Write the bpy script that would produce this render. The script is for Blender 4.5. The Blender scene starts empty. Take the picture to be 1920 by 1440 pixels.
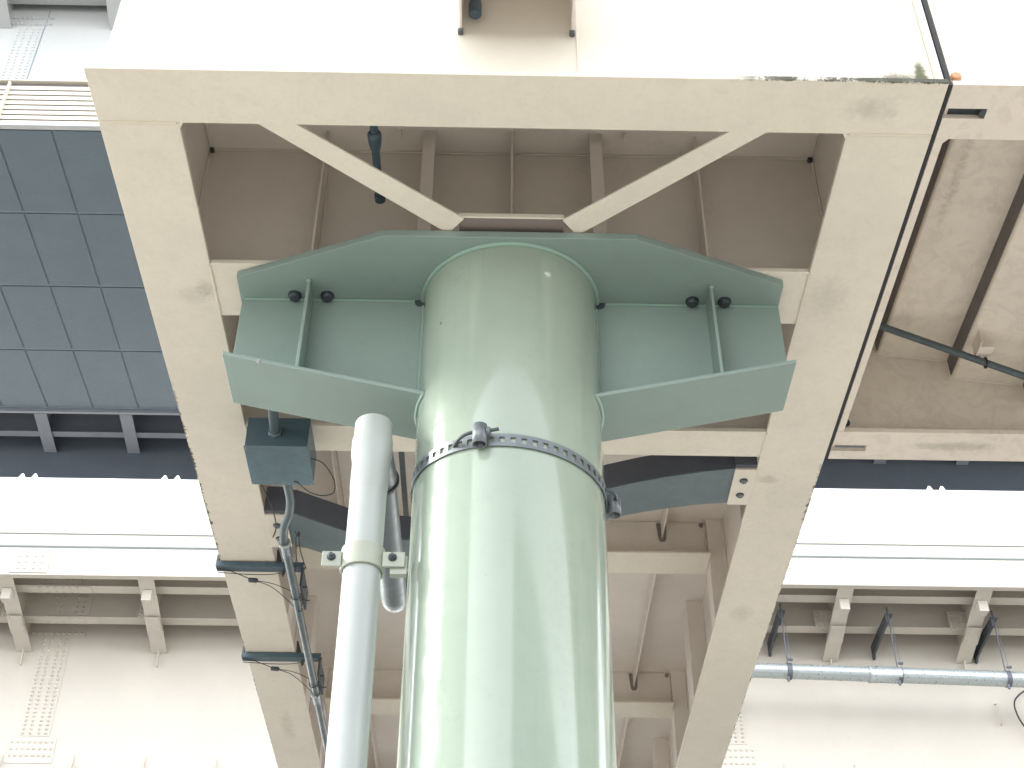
import bpy, math, random
from mathutils import Vector, Matrix
random.seed(4)
R = math.radians
sc = bpy.context.scene
col = sc.collection

# ------------------------------------------------------------------ camera
# origin of the world = the photographer's eye, 1.6 m above the pavement (z = -1.6)
PITCH, ROLL, YAW, FPX = R(38.5617), R(0.31912), R(0.82909), 2611.2
cy, sy, cp, sp, cr, sr = math.cos(YAW), math.sin(YAW), math.cos(PITCH), math.sin(PITCH), math.cos(ROLL), math.sin(ROLL)
fwd = Vector((sy * cp, cy * cp, sp)); right = Vector((cy, -sy, 0)); up = right.cross(fwd)
r_ = cr * right + sr * up; u_ = -sr * right + cr * up
cam = bpy.data.cameras.new('camera'); camo = bpy.data.objects.new('camera', cam); col.objects.link(camo)
camo.matrix_world = Matrix(((r_.x, u_.x, -fwd.x, 0), (r_.y, u_.y, -fwd.y, 0), (r_.z, u_.z, -fwd.z, 0), (0, 0, 0, 1)))
cam.sensor_width = 36; cam.lens = FPX / 1920 * 36; cam.clip_start = 0.05; cam.clip_end = 2000
sc.camera = camo

# ------------------------------------------------------------------ sky, sun, exposure
SUN_EL, SUN_AZ = R(30), R(273)          # azimuth clockwise from +Y: from the left
w = bpy.data.worlds.new('World'); sc.world = w; w.use_nodes = True
nt = w.node_tree; nt.nodes.clear()
sky = nt.nodes.new('ShaderNodeTexSky'); sky.sky_type = 'NISHITA'; sky.sun_disc = False
sky.sun_elevation = SUN_EL; sky.sun_rotation = SUN_AZ; sky.air_density = 1.0; sky.dust_density = 0.3; sky.ozone_density = 1.0
hs = nt.nodes.new('ShaderNodeHueSaturation'); hs.inputs['Saturation'].default_value = 0.12
bg = nt.nodes.new('ShaderNodeBackground'); bg.inputs['Strength'].default_value = 0.15
wo = nt.nodes.new('ShaderNodeOutputWorld')
nt.links.new(sky.outputs[0], hs.inputs['Color']); nt.links.new(hs.outputs[0], bg.inputs['Color']); nt.links.new(bg.outputs[0], wo.inputs[0])
sl = bpy.data.lights.new('sun', 'SUN'); sl.energy = 0.8; sl.angle = R(10); sl.color = (1, 0.96, 0.9)
so = bpy.data.objects.new('sun', sl); col.objects.link(so)
sd = Vector((math.sin(SUN_AZ) * math.cos(SUN_EL), math.cos(SUN_AZ) * math.cos(SUN_EL), math.sin(SUN_EL)))
so.rotation_euler = (-sd).to_track_quat('-Z', 'Y').to_euler(); so.location = (-30, 0, 30)
sc.view_settings.view_transform = 'Standard'; sc.view_settings.look = 'None'
sc.view_settings.exposure = 2.9; sc.view_settings.gamma = 1
sc.cycles.max_bounces = 10; sc.cycles.diffuse_bounces = 8; sc.cycles.glossy_bounces = 4
sc.cycles.use_denoising = True

# ------------------------------------------------------------------ materials
class NT:
    def __init__(s, name):
        s.m = bpy.data.materials.new(name); s.m.use_nodes = True
        s.t = s.m.node_tree; s.n = s.t.nodes; s.b = s.n['Principled BSDF']
        s.pos = s.n.new('ShaderNodeNewGeometry').outputs['Position']
    def lk(s, a, b): s.t.links.new(a, b)
    def noise(s, scale, detail=4, rough=.6, stretch=None, dist=0):
        v = s.pos
        if stretch:
            mp = s.n.new('ShaderNodeMapping'); mp.inputs['Scale'].default_value = stretch; s.lk(v, mp.inputs['Vector']); v = mp.outputs[0]
        n = s.n.new('ShaderNodeTexNoise'); n.inputs['Scale'].default_value = scale; n.inputs['Detail'].default_value = detail
        n.inputs['Roughness'].default_value = rough; n.inputs['Distortion'].default_value = dist
        s.lk(v, n.inputs['Vector']); return n.outputs['Fac']
    def ramp(s, f, a, b, lo=0., hi=1.):
        n = s.n.new('ShaderNodeMapRange'); n.inputs[1].default_value = a; n.inputs[2].default_value = b
        n.inputs[3].default_value = lo; n.inputs[4].default_value = hi; n.interpolation_type = 'SMOOTHSTEP'
        s.lk(f, n.inputs[0]); return n.outputs[0]
    def math(s, op, a, b=None):
        n = s.n.new('ShaderNodeMath'); n.operation = op
        for i, v in enumerate((a, b)):
            if v is None: continue
            if isinstance(v, (int, float)): n.inputs[i].default_value = v
            else: s.lk(v, n.inputs[i])
        return n.outputs[0]
    def mix(s, f, a, b):
        n = s.n.new('ShaderNodeMix'); n.data_type = 'RGBA'
        if isinstance(f, (int, float)): n.inputs[0].default_value = f
        else: s.lk(f, n.inputs[0])
        for i, v in ((6, a), (7, b)):
            if isinstance(v, tuple): n.inputs[i].default_value = (*v[:3], 1)
            else: s.lk(v, n.inputs[i])
        return n.outputs[2]
    def sep(s):
        n = s.n.new('ShaderNodeSeparateXYZ'); s.lk(s.pos, n.inputs[0]); return n.outputs
    def near(s, center, size):
        """1 at a place on the real surface, fading to 0 at `size` metres"""
        v = s.n.new('ShaderNodeVectorMath'); v.operation = 'SUBTRACT'; s.lk(s.pos, v.inputs[0]); v.inputs[1].default_value = center
        d = s.n.new('ShaderNodeVectorMath'); d.operation = 'DIVIDE'; s.lk(v.outputs[0], d.inputs[0]); d.inputs[1].default_value = size
        l = s.n.new('ShaderNodeVectorMath'); l.operation = 'LENGTH'; s.lk(d.outputs[0], l.inputs[0])
        return s.ramp(l.outputs['Value'], 1., 0.)

def paint(name, base, var=.06, rough=.5, dirt=None, dirt_amt=.35, speck=0., bump=.15, bscale=60, metal=0., coat=0., patches=(), streak=False, edges=(), spec=.5, mott=None):
    k = NT(name)
    lo = tuple(c * (1 - var) for c in base); hi = tuple(min(1, c * (1 + var)) for c in base)
    c = k.mix(k.ramp(k.noise(.9, 6, .65), .3, .7), lo, hi)
    c = k.mix(k.math('MULTIPLY', k.ramp(k.noise(7, 6, .7), .45, .75), .35), c, tuple(x * (1 - var * 1.6) for x in base))
    if dirt:
        f = k.math('MULTIPLY', k.ramp(k.noise(2.1, 8, .72, dist=.6), .53, .74), k.ramp(k.noise(26, 8, .75), .38, .62))
        c = k.mix(k.math('MULTIPLY', f, dirt_amt), c, dirt)
    if streak:
        f = k.ramp(k.noise(9, 5, .7, stretch=(1, 1, .05)), .55, .8)
        c = k.mix(k.math('MULTIPLY', f, .22), c, dirt or lo)
    if mott:
        ms, ma, mc = mott
        c = k.mix(k.math('MULTIPLY', k.ramp(k.noise(ms, 8, .7, dist=1.8), .46, .60), ma), c, mc)
    if speck:
        f = k.ramp(k.noise(150, 2, .5), .745 - speck * .04, .77)
        c = k.mix(k.math('MULTIPLY', f, .7), c, tuple(x * .25 for x in base))
    for (cen, size, colr, amt, ns, th) in patches:
        f = k.math('MULTIPLY', k.near(cen, size), 1.)
        g = k.math('ADD', f, k.math('MULTIPLY', k.noise(ns, 10, .82), 1.25))
        f = k.ramp(g, th - .02, th + .45)
        c = k.mix(k.math('MULTIPLY', f, amt), c, colr)
    if edges:
        o = k.sep()
        for (ax, val, wid, colr, a0, a1, ax2) in edges:
            d = k.math('ABSOLUTE', k.math('SUBTRACT', o[ax], val))
            th = k.math('MULTIPLY', k.ramp(k.noise(13, 10, .85), .40, .72), wid)
            f = k.ramp(k.math('SUBTRACT', d, th), .0, -.004)
            f = k.math('MULTIPLY', f, k.ramp(o[ax2], a0, a0 + .4)); f = k.math('MULTIPLY', f, k.ramp(o[ax2], a1, a1 - .4))
            c = k.mix(f, c, colr)
    k.lk(c, k.b.inputs['Base Color'])
    k.b.inputs['Metallic'].default_value = metal
    k.b.inputs['Specular IOR Level'].default_value = spec
    rr = k.ramp(k.noise(12, 4, .6), .3, .7, max(0, rough - .07), min(1, rough + .07)); k.lk(rr, k.b.inputs['Roughness'])
    k.b.inputs['Coat Weight'].default_value = coat; k.b.inputs['Coat Roughness'].default_value = .08
    if bump:
        bn = k.n.new('ShaderNodeBump'); bn.inputs['Strength'].default_value = bump; bn.inputs['Distance'].default_value = .002
        k.lk(k.noise(bscale, 5, .6), bn.inputs['Height']); k.lk(bn.outputs[0], k.b.inputs['Normal'])
    return k.m

MOSS = (.05, .058, .015); BLACK = (.03, .03, .025); GRIME = (.24, .23, .18)
CREAM = (.69, .64, .55)
M = {}
M['cream'] = paint('inner_brownish_paint', (.71, .66, .61), .05, .5, GRIME, .22, 0, .2, 90)
M['cream_frame'] = paint('cream_paint_weathered', CREAM, .06, .5, GRIME, .16, 0, .3, 120, mott=(14, .13, (.50, .47, .39)),
    patches=[((1.72, 4.2, 5.0), (.35, .22, .3), GRIME, .3, 14, 1.25), ((-1.62, 5.55, 5.0), (.28, .22, .3), (.26, .24, .2), .3, 40, 1.3),
             ((1.80, 4.03, 5.02), (.55, .06, .06), MOSS, .9, 45, 1.05), ((1.8, 8.9, 5.0), (.28, .35, .3), GRIME, .3, 20, 1.3),
             ((1.72, 7.2, 5.0), (.2, .12, .3), (.2, .17, .14), .3, 12, 1.2), ((-1.55, 5.5, 5.0), (.15, .2, .2), (.26, .24, .2), .4, 40, 1.25),
             ((1.75, 5.5, 5.0), (.35, .5, .3), GRIME, .22, 30, 1.25), ((-1.7, 10.9, 5.0), (.2, .9, .3), GRIME, .3, 10, 1.3)],
    edges=[(0, -1.875, .035, (.05, .055, .035), 6.2, 8.4, 1), (0, -1.875, .014, BLACK, 8.8, 12.5, 1), (0, 2.03, .018, BLACK, 6.9, 11.5, 1),
           (0, 2.03, .04, (.07, .075, .05), 6.9, 7.8, 1), (1, 4.04, .02, (.06, .06, .04), .9, 2.6, 0)])
M['fascia'] = paint('cream_fascia_paint', CREAM, .04, .5, None, 0, 0, .15, 90,
    patches=[((1.93, 4.08, 5.03), (.065, .1, .34), (.07, .08, .02), .95, 22, .95), ((1.82, 4.08, 5.03), (.26, .1, .18), (.08, .07, .035), .85, 60, 1.0), ((2.03, 4.08, 5.03), (.03, .1, .2), MOSS, .9, 50, .9)])
M['stair'] = paint('cream_stair_paint', (.69, .625, .545), .06, .55, (.22, .19, .16), .45, 0, .4, 50, mott=(6, .2, (.40, .35, .30)),
    patches=[((2.52, 5.2, 5.68), (.12, 1.7, .1), (.25, .2, .18), .5, 26, 1.35), ((2.97, 5.6, 5.45), (.12, 1.7, .1), (.25, .2, .18), .5, 26, 1.35),
             ((2.8, 6.82, 5.0), (.7, .12, .1), (.34, .32, .24), .6, 20, 1.2)])
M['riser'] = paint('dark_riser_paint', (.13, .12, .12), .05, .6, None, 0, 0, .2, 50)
M['slot'] = paint('slot_and_shade_brown', (.22, .19, .175), .05, .6, None, 0)  # brown for slots and holes, and for shade painted onto the gusset
M['green'] = paint('green_steel_paint', (.225, .295, .27), .06, .42, (.12, .17, .15), .3, 0, .25, 70, spec=.5)
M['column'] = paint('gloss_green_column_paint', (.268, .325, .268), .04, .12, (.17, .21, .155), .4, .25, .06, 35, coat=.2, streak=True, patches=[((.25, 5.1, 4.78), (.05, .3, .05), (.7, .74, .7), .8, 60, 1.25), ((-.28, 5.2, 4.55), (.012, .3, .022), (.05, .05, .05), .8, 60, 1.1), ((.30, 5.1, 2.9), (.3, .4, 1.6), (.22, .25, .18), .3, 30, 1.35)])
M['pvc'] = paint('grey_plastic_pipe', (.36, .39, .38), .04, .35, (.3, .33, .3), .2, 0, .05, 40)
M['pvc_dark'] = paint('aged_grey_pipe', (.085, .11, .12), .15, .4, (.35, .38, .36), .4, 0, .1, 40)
M['clamp'] = paint('pale_green_cast_paint', (.33, .355, .30), .06, .45, (.12, .13, .1), .4, 0, .2, 60)
M['galv'] = paint('blue_grey_painted_steel', (.052, .088, .112), .12, .42, (.2, .3, .35), .5, 0, .25, 40)
M['galv_lid'] = paint('scuffed_blue_grey_steel', (.10, .155, .185), .22, .38, (.035, .065, .09), 1.0, 0, .35, 22, mott=(9, .35, (.065, .105, .13)))
M['conduit'] = paint('grey_coated_conduit', (.06, .085, .095), .1, .45, (.24, .3, .3), .4, .3, .1, 60)
M['strap'] = paint('zinc_strap', (.15, .17, .185), .08, .42, (.12, .14, .16), .3, 0, .2, 60, metal=.35)
M['dark'] = paint('dark_steel', (.045, .055, .065), .2, .5, None, 0, 0, .2, 40)
M['rubber'] = paint('black_cable', (.02, .022, .025), .1, .6, None, 0, 0, 0)
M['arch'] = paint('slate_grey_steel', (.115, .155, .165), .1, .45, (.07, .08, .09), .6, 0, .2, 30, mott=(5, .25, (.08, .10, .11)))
M['arch_dark'] = paint('dark_slate_and_shade', (.085, .093, .115), .1, .5, None, 0, 0, .2, 30)  # side shade of the curved bracket put into the colour; also small dark parts
M['rust'] = paint('copper_coloured_bolt', (.55, .27, .13), .15, .4, (.2, .08, .03), .6, 0, .2, 40)
M['weld'] = paint('painted_weld', (.64, .58, .48), .05, .45, None, 0, 0, .6, 120)
M['weldi'] = paint('inner_weld', (.72, .66, .60), .05, .45, None, 0, 0, .6, 120)
M['weldg'] = paint('green_weld', (.24, .36, .3), .05, .4, None, 0, 0, .6, 120)
M['viaduct'] = paint('viaduct_cream_paint', (.505, .475, .425), .03, .55, (.4, .37, .33), .25, 0, .05, 20)
M['viaduct2'] = paint('viaduct_pale_paint', (.42, .435, .44), .03, .55, None, 0, 0, .05, 20)
M['louver'] = paint('louver_cream_paint', (.55, .51, .43), .03, .5, None, 0)
M['panel'] = paint('slate_blue_panels', (.09, .127, .158), .05, .55, (.09, .12, .145), .4, 0, .05, 10)
M['seam'] = paint('panel_joint', (.20, .26, .29), .05, .5, None, 0)
M['navy'] = paint('navy_shaded_steel', (.095, .115, .145), .06, .6, None, 0, 0, .05, 10)  # deep shade and haze on the far girder painted into the colour
M['navyc'] = paint('navy_shade_and_wall_grey', (.17, .19, .225), .06, .6, None, 0, 0, .05, 10)  # girder shade and haze put into the colour; also plain office walls
M['steelpipe'] = paint('galvanised_drain_pipe', (.38, .42, .43), .05, .32, (.25, .28, .28), .12, 0, .05, 30, metal=.5)
M['ground'] = paint('concrete_paving', (.39, .37, .33), .12, .85, (.2, .19, .17), .5, 0, .3, 20)
M['asphalt'] = paint('asphalt', (.10, .10, .10), .1, .9, None, 0)

# ------------------------------------------------------------------ mesh building
ORG = {}
class MB:
    def __init__(s): s.v = []; s.f = []; s.sm = []
    def add(s, vs, fs, smooth=False):
        o = len(s.v); s.v += [tuple(v) for v in vs]
        for f in fs: s.f.append(tuple(i + o for i in f)); s.sm.append(smooth)
        return s
    def box(s, x0, x1, y0, y1, z0, z1):
        return s.add([(x, y, z) for z in (z0, z1) for y in (y0, y1) for x in (x0, x1)],
            [(0, 2, 3, 1), (4, 5, 7, 6), (0, 1, 5, 4), (2, 6, 7, 3), (0, 4, 6, 2), (1, 3, 7, 5)])
    def prism(s, poly, ax, a, b):
        """polygon (two remaining axes in xyz order) extruded along axis ax from a to b"""
        def mk(p, t):
            q = list(p); q.insert(ax, t); return q
        n = len(poly); vs = [mk(p, a) for p in poly] + [mk(p, b) for p in poly]
        return s.add(vs, [tuple(range(n))[::-1], tuple(range(n, 2 * n))] + [(i, (i + 1) % n, (i + 1) % n + n, i + n) for i in range(n)])
    def hexa(s, q, dz):
        """bottom quad q (4 xyz points) thickened upward by dz"""
        vs = list(q) + [(x, y, z + dz) for x, y, z in q]
        return s.add(vs, [(3, 2, 1, 0), (4, 5, 6, 7)] + [(i, (i + 1) % 4, (i + 1) % 4 + 4, i + 4) for i in range(4)])
    def tube(s, pts, r, n=16, caps=True, wob=0):
        pts = [Vector(p) for p in pts]; rs = r if isinstance(r, (list, tuple)) else [r] * len(pts)
        rings = []; ref = None
        for i, p in enumerate(pts):
            t = (pts[min(i + 1, len(pts) - 1)] - pts[max(i - 1, 0)]).normalized()
            if ref is None:
                ref = Vector((0, 0, 1)) if abs(t.z) < .9 else Vector((0, 1, 0))
            a = (ref - t * ref.dot(t)).normalized(); ref = a; b = t.cross(a)
            rr = rs[i] * (1 + (random.uniform(-wob, wob) if wob else 0))
            rings.append([p + a * math.cos(2 * math.pi * k / n) * rr + b * math.sin(2 * math.pi * k / n) * rr for k in range(n)])
        vs = [v for g in rings for v in g]; fs = []
        for i in range(len(pts) - 1):
            for k in range(n):
                k2 = (k + 1) % n; fs.append((i * n + k, i * n + k2, (i + 1) * n + k2, (i + 1) * n + k))
        s.add(vs, fs, True)
        if caps:
            s.add(rings[0], [tuple(range(n))[::-1]]); s.add(rings[-1], [tuple(range(n))])
        return s
    def cyl(s, p0, p1, r, n=24, r2=None): return s.tube([p0, p1], [r, r if r2 is None else r2], n)
    def ring(s, c, ro, ri, z0, z1, n=64, a0=0, a1=360):
        full = a1 - a0 >= 360; m = n if full else n + 1; vs = []
        for k in range(m):
            a = R(a0 + (a1 - a0) * k / n); ca, sa = math.cos(a), math.sin(a)
            vs += [(c[0] + ri * ca, c[1] + ri * sa, z0), (c[0] + ro * ca, c[1] + ro * sa, z0), (c[0] + ro * ca, c[1] + ro * sa, z1), (c[0] + ri * ca, c[1] + ri * sa, z1)]
        fs = []
        for k in range(n):
            a, b = 4 * k, 4 * ((k + 1) % m)
            for j in range(4): fs.append((a + j, b + j, b + (j + 1) % 4, a + (j + 1) % 4))
        if not full: fs += [(3, 2, 1, 0), (4 * n, 4 * n + 1, 4 * n + 2, 4 * n + 3)]
        return s.add(vs, fs, False)
    def hexnut(s, c, axis, r, h, stud=0, rs=None):
        """hex head at c growing along axis"""
        a = Vector(axis).normalized(); c = Vector(c)
        s.tube([c, c + a * h * .85, c + a * h], [r, r, r * .82], 6)
        if stud: s.tube([c + a * h, c + a * (h + stud)], rs or r * .5, 12)
        return s
    def dome(s, c, axis, r, h, n=8):
        a = Vector(axis).normalized(); c = Vector(c)
        s.tube([c, c + a * h * .6, c + a * h], [r, r * .8, r * .3], n); return s
    def build(s, name, mat, parent=None, org=None, bev=0, kind=None):
        me = bpy.data.meshes.new(name); og = Vector(org) if org is not None else (ORG[parent.name] if parent else Vector((0, 0, 0)))
        me.from_pydata([tuple(Vector(v) - og) for v in s.v], [], s.f); me.materials.append(mat)
        me.polygons.foreach_set('use_smooth', s.sm)
        me.update()
        import bmesh
        b = bmesh.new(); b.from_mesh(me); bmesh.ops.recalc_face_normals(b, faces=b.faces); b.to_mesh(me); b.free()
        o = bpy.data.objects.new(name, me); col.objects.link(o)
        if parent: o.parent = parent
        else: o.location = og
        ORG[o.name] = og
        if bev:
            m = o.modifiers.new('bevel', 'BEVEL'); m.width = bev; m.segments = 2; m.limit_method = 'ANGLE'; m.angle_limit = R(40)
            m.harden_normals = False
        if kind: o['kind'] = kind
        return o
def tag(o, label, cat, group=None):
    o['label'] = label; o['category'] = cat
    if group: o['group'] = group
    return o
def thing(name, loc, label, cat, group=None):
    o = bpy.data.objects.new(name, None); col.objects.link(o); o.location = loc; o.empty_display_size = .2
    ORG[o.name] = Vector(loc); return tag(o, label, cat, group)
def copy_tree(o, loc=None, parent=None):
    c = o.copy(); col.objects.link(c)
    if parent: c.parent = parent
    if loc is not None: c.location = loc
    for ch in list(o.children): copy_tree(ch, None, c)
    return c

# ------------------------------------------------------------------ ground
MB().add([(-400, -400, -1.6), (400, -400, -1.6), (400, 400, -1.6), (-400, 400, -1.6)], [(0, 1, 2, 3)]).build('ground', M['ground'], kind='structure')

MB().add([(-300, 9.6, -1.596), (300, 9.6, -1.596), (300, 21, -1.596), (-300, 21, -1.596)], [(0, 1, 2, 3)]).build('road', M['asphalt'], kind='structure')
MB().box(-300, 300, 9.4, 9.598, -1.599, -1.47).box(-300, 300, 21.002, 21.2, -1.599, -1.47).build('kerb', M['ground'], kind='structure')
# ================================================================== LANDING / FOOTBRIDGE
FB = thing('steel_footbridge', (.08, 9, 5), 'cream steel footbridge landing seen from below, open grid of beams around the green column', 'footbridge')
XL0, XL1, XR0, XR1 = -1.875, -1.50, 1.63, 2.03
ZF, ZD, YE = 5.0, 6.09, 17.0
T = .028
# front beam
fb = MB().box(XL0, XR1, 4.04, 4.352, ZF, ZF + T).build('front_flange', M['cream_frame'], FB, bev=.003)
# fascia and parapet above it
f = MB().box(-1.815, 1.985, 4.085, 4.105, ZF + T, 7.25).build('fascia_plate', M['fascia'], FB)
MB().box(1.988, 2.012, 4.045, 4.25, ZF + T + .001, 6.3).build('end_plate', M['fascia'], f, bev=.003)
MB().tube([(-1.80, 4.083, ZF + T + .002), (1.98, 4.083, ZF + T + .002)], .006, 8).build('weld_bead', M['weld'], f)
MB().tube([(.352, 4.083, 5.05 + .4 * i / 10 * 3) for i in range(11)], .004, 6, wob=.4).build('weld_bead', M['weld'], f)
# side beams
def side_beam(x0, x1, xw, name):
    b = MB().box(xw - .009, xw + .009, 4.108, YE, ZF + T, ZD).build(name, M['cream'], FB)
    MB().box(x0, x1, 4.354, YE, ZF, ZF + T).build('bottom_flange', M['cream_frame'], b, bev=.003)
    wb = MB()
    for k, y in enumerate((4.353,)):
        wb.tube([(x0 + .01 + (x1 - x0 - .02) * i / 30, y, ZF - .001) for i in range(31)], .009, 8, wob=.15)
    wb.build('weld_bead', M['weld'], b)
    return b
LB = side_beam(XL0, XL1, -1.687, 'side_beam'); RB = side_beam(XR0, XR1, 1.83, 'side_beam')
# chamfer gussets of the frame's inner corners
for (x, y, sx, s2) in ((XL1, 4.352, 1, 1), (XR0, 4.352, -1, 1)):
    MB().prism([(x, y), (x + sx * .02, y), (x, y + s2 * .035)], 2, ZF + .001, ZF + T).build('corner_plate', M['cream_frame'], FB)
# deck plate
DK = MB().box(-1.95, 2.03, 4.108, YE, ZD, ZD + .02).build('deck_plate', M['cream'], FB)
# cross beams 2 and 3
def cross(y0, y1, yw, ticks=True, z=ZF, x0=XL1, x1=XR0):
    c = MB().box(-1.677, 1.820, yw - .008, yw + .008, z + T, ZD - .001).build('cross_beam', M['cream'], FB)
    MB().box(x0 + .002, x1 - .002, y0, y1, z, z + T).build('bottom_flange', M['cream_frame'], c, bev=.003)
    return c
C2 = cross(5.30, 5.71, 5.505); C3 = cross(6.70, 6.955, 6.83)
# weld ridges between cross beam 2/3 flanges and side flanges
for (xa, ya, yb) in ((XL1, 5.31, 5.70), (XR0, 5.31, 5.70), (XL1, 6.71, 6.95), (XR0, 6.71, 6.95)):
    MB().tube([(xa, ya + (yb - ya) * i / 12, ZF - .001) for i in range(13)], .008, 8, wob=.2).build('weld_bead', M['weld'], C2 if ya < 6 else C3)
# web stiffeners on cross beam 2 (facing the viewer), two of them T shaped
for i, x in enumerate((-.985, -.40, .07, .545, 1.115)):
    s = MB().box(x - .006, x + .006, 5.34, 5.496, ZF + T + .002, ZD - .002).build('web_stiffener', M['cream'], C2, bev=.002)
    if i in (1, 3):
        MB().box(x - .035, x + .035, 5.326, 5.339, ZF + T + .003, ZD - .003).build('stiffener_flange', M['cream'], s, bev=.002)
    MB().tube([(x + .011, 5.492, 5.05 + k * .02) for k in range(52)], .006, 6, wob=.5).build('weld_bead', M['weldi'], s)
for x in (-.985, .07, 1.115):
    MB().box(x - .006, x + .006, 5.514, 5.64, ZF + T + .002, ZD - .002).build('web_stiffener', M['cream'], C2)
# angle bar under the deck and its ticks
a = MB().box(-1.66, 1.81, 5.20, 5.27, 6.035, 6.043).box(-1.66, 1.81, 5.262, 5.27, 6.043, ZD - .001).build('deck_angle', M['cream'], DK)
for x in (-.565, .07, .709):
    MB().box(x - .004, x + .004, 5.27, 5.35, 6.02, ZD - .001).build('angle_clip', M['cream'], a)
# scallop holes at deck corners
for x in (-1.66, 1.80):
    MB().tube([(x, 5.47, 6.065), (x, 5.492, 6.065)], .013, 14).build('drain_hole', M['dark'], DK)
for (x, sgn) in ((-1.672, 1), (1.815, -1)):
    MB().tube([(x, 5.49, 5.06 + k * .02) for k in range(50)], .007, 6, wob=.45).build('weld_bead', M['weldi'], C2)
    MB().tube([(x, 4.4 + k * .035, 6.083) for k in range(31)], .006, 6, wob=.45).build('weld_bead', M['weldi'], DK)
MB().tube([(-1.66 + k * .05, 5.49, 6.083) for k in range(70)], .006, 6, wob=.3).build('weld_bead', M['weldi'], DK)
# horizontal K bracing
for q in ([(-1.139, 4.348), (-.961, 4.348), (-.174, 4.955), (-.255, 5.06)], [(1.259, 4.350), (1.083, 4.350), (.322, 4.955), (.40, 5.06)]):
    MB().hexa([(x, y, 5.004) for x, y in q], .012).build('diagonal_brace', M['cream_frame'], FB, bev=.002)
MB().box(-.20, .33, 4.962, 5.298, 5.030, 5.040).build('gusset_plate', M['slot'], FB)  # shade above the green top plate painted in as dark brown
MB().box(-.20, .33, 4.950, 4.961, 5.018, 5.044).build('gusset_lip', M['cream_frame'], FB, bev=.002)
# rear floor beams between box-like posts on the side beam webs
def post(b, sx, xw, y0, y1, wd):
    g = MB().box(min(xw, xw + sx * wd), max(xw, xw + sx * wd), y0, y1, ZF + T + .001, ZD - .001).build('web_post', M['cream'], b, bev=.003)
    MB().tube([(xw + sx * .006, y0 - .006, 5.05 + i * .02) for i in range(52)], .008, 6, wob=.5).tube([(xw + sx * wd * i / 8, y0 - .004, ZD - .006) for i in range(9)], .007, 6, wob=.3).tube(
        [(xw + sx * (wd + .004), y0 + (y1 - y0) * i / 8, ZD - .006) for i in range(9)], .007, 6, wob=.3).build('weld_bead', M['weldi'], g)
for k, yw in enumerate((9.39, 12.0, 14.6)):
    c = MB().box(-1.535, 1.684, yw - .006, yw + .006, 5.72, ZD - .001).build('floor_beam', M['cream'], FB)
    MB().box(-1.533, 1.682, yw - .17, yw + .14, 5.70, 5.718).build('bottom_flange', M['cream_frame'], c, bev=.002)
    MB().tube([(-1.5 + i * .08, yw - .012, 6.083) for i in range(40)], .006, 6, wob=.3).tube([(1.676, yw - .012, 5.74 + i * .02) for i in range(17)], .008, 6, wob=.5).build('weld_bead', M['weldi'], c)
    MB().cyl((1.655, yw - .008, 6.062), (1.655, yw - .012, 6.062), .022, 12).build('drain_hole', M['slot'], c)
    for sx, xw, b in ((1, -1.677, LB), (-1, 1.820, RB)):
        post(b, sx, xw, yw - .06, yw + .12, .135)
for yw in (8.02, 10.63, 13.45):
    for sx, xw, b in ((1, -1.677, LB), (-1, 1.820, RB)):
        if yw > 9: post(b, sx, xw, yw, yw + .28, .14)
        else: MB().box(min(xw, xw + sx * .13), max(xw, xw + sx * .13), yw - .006, yw + .006, ZF + T + .001, ZD - .001).build('web_stiffener', M['cream'], b, bev=.002)
# longitudinal ribs under the rear deck
for x in (-1.195, -.42, .56, 1.335):
    r = MB().prism([(6.84, ZD - .001), (6.84, 5.94), (YE, 5.94), (YE, ZD - .001)], 0, x - .006, x + .006).build('deck_rib', M['cream'], DK)
    for yw in (9.39, 12.0):
        MB().prism([(x - .045, 6.088), (x + .04, 6.088), (x + .032, 5.93), (x + .018, 5.905), (x - .018, 5.905), (x - .03, 5.93)], 1, yw - .010, yw - .0065).build('rib_slot', M['slot'], r)
# short deck rib pieces in the bay in front of the arched bracket
for x in (-1.195, 1.335):
    MB().tube([(x + .02, 7 + i * .05, 6.083) for i in range(46)], .006, 6, wob=.3).build('weld_bead', M['weldi'], DK)
# parapets along the bridge, above
MB().box(-1.95, -1.93, 4.11, YE, ZD + .02, 7.25).box(2.005, 2.03, 4.26, YE, ZD + .02, 7.25).build('parapet', M['fascia'], FB)
# hooded bracket on the fascia
hood = thing('drain_hood', (.07, 4.0, 5.4), 'small open-bottomed steel hood on the white fascia with two side plates, top of the photo', 'hood')
MB().prism([(4.084, 5.36), (4.05, 5.36), (3.61, 5.345), (3.61, 5.95), (4.084, 5.95)], 0, -.197, -.185).build('side_plate', M['cream'], hood, bev=.002)
MB().prism([(4.084, 5.36), (4.05, 5.36), (3.61, 5.345), (3.61, 5.95), (4.084, 5.95)], 0, .326, .338).build('side_plate', M['cream'], hood, bev=.002)
MB().box(-.184, .325, 3.62, 4.084, 5.70, 5.72).build('top_plate', M['cream'], hood)
MB().box(-.184, .325, 3.60, 3.609, 5.345, 5.95).build('front_plate', M['cream'], hood)  # plate added out of view, set low to deepen shade inside the hood
for x in (-.191, .332):
    MB().cyl((x, 4.06, 5.352), (x, 4.084, 5.352), .014, 10).build('weld_bead', M['arch_dark'], hood)
t = thing('conduit_end', (-.125, 4.02, 5.43), 'short blue-grey conduit stub hanging inside the hood on the white fascia', 'conduit')
MB().cyl((-.125, 4.03, 5.425), (-.125, 4.03, 5.69), .027, 20).build('pipe', M['galv'], t)
MB().cyl((-.125, 4.03, 5.43), (-.125, 4.03, 5.50), .031, 20).build('socket', M['galv'], t)

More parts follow.
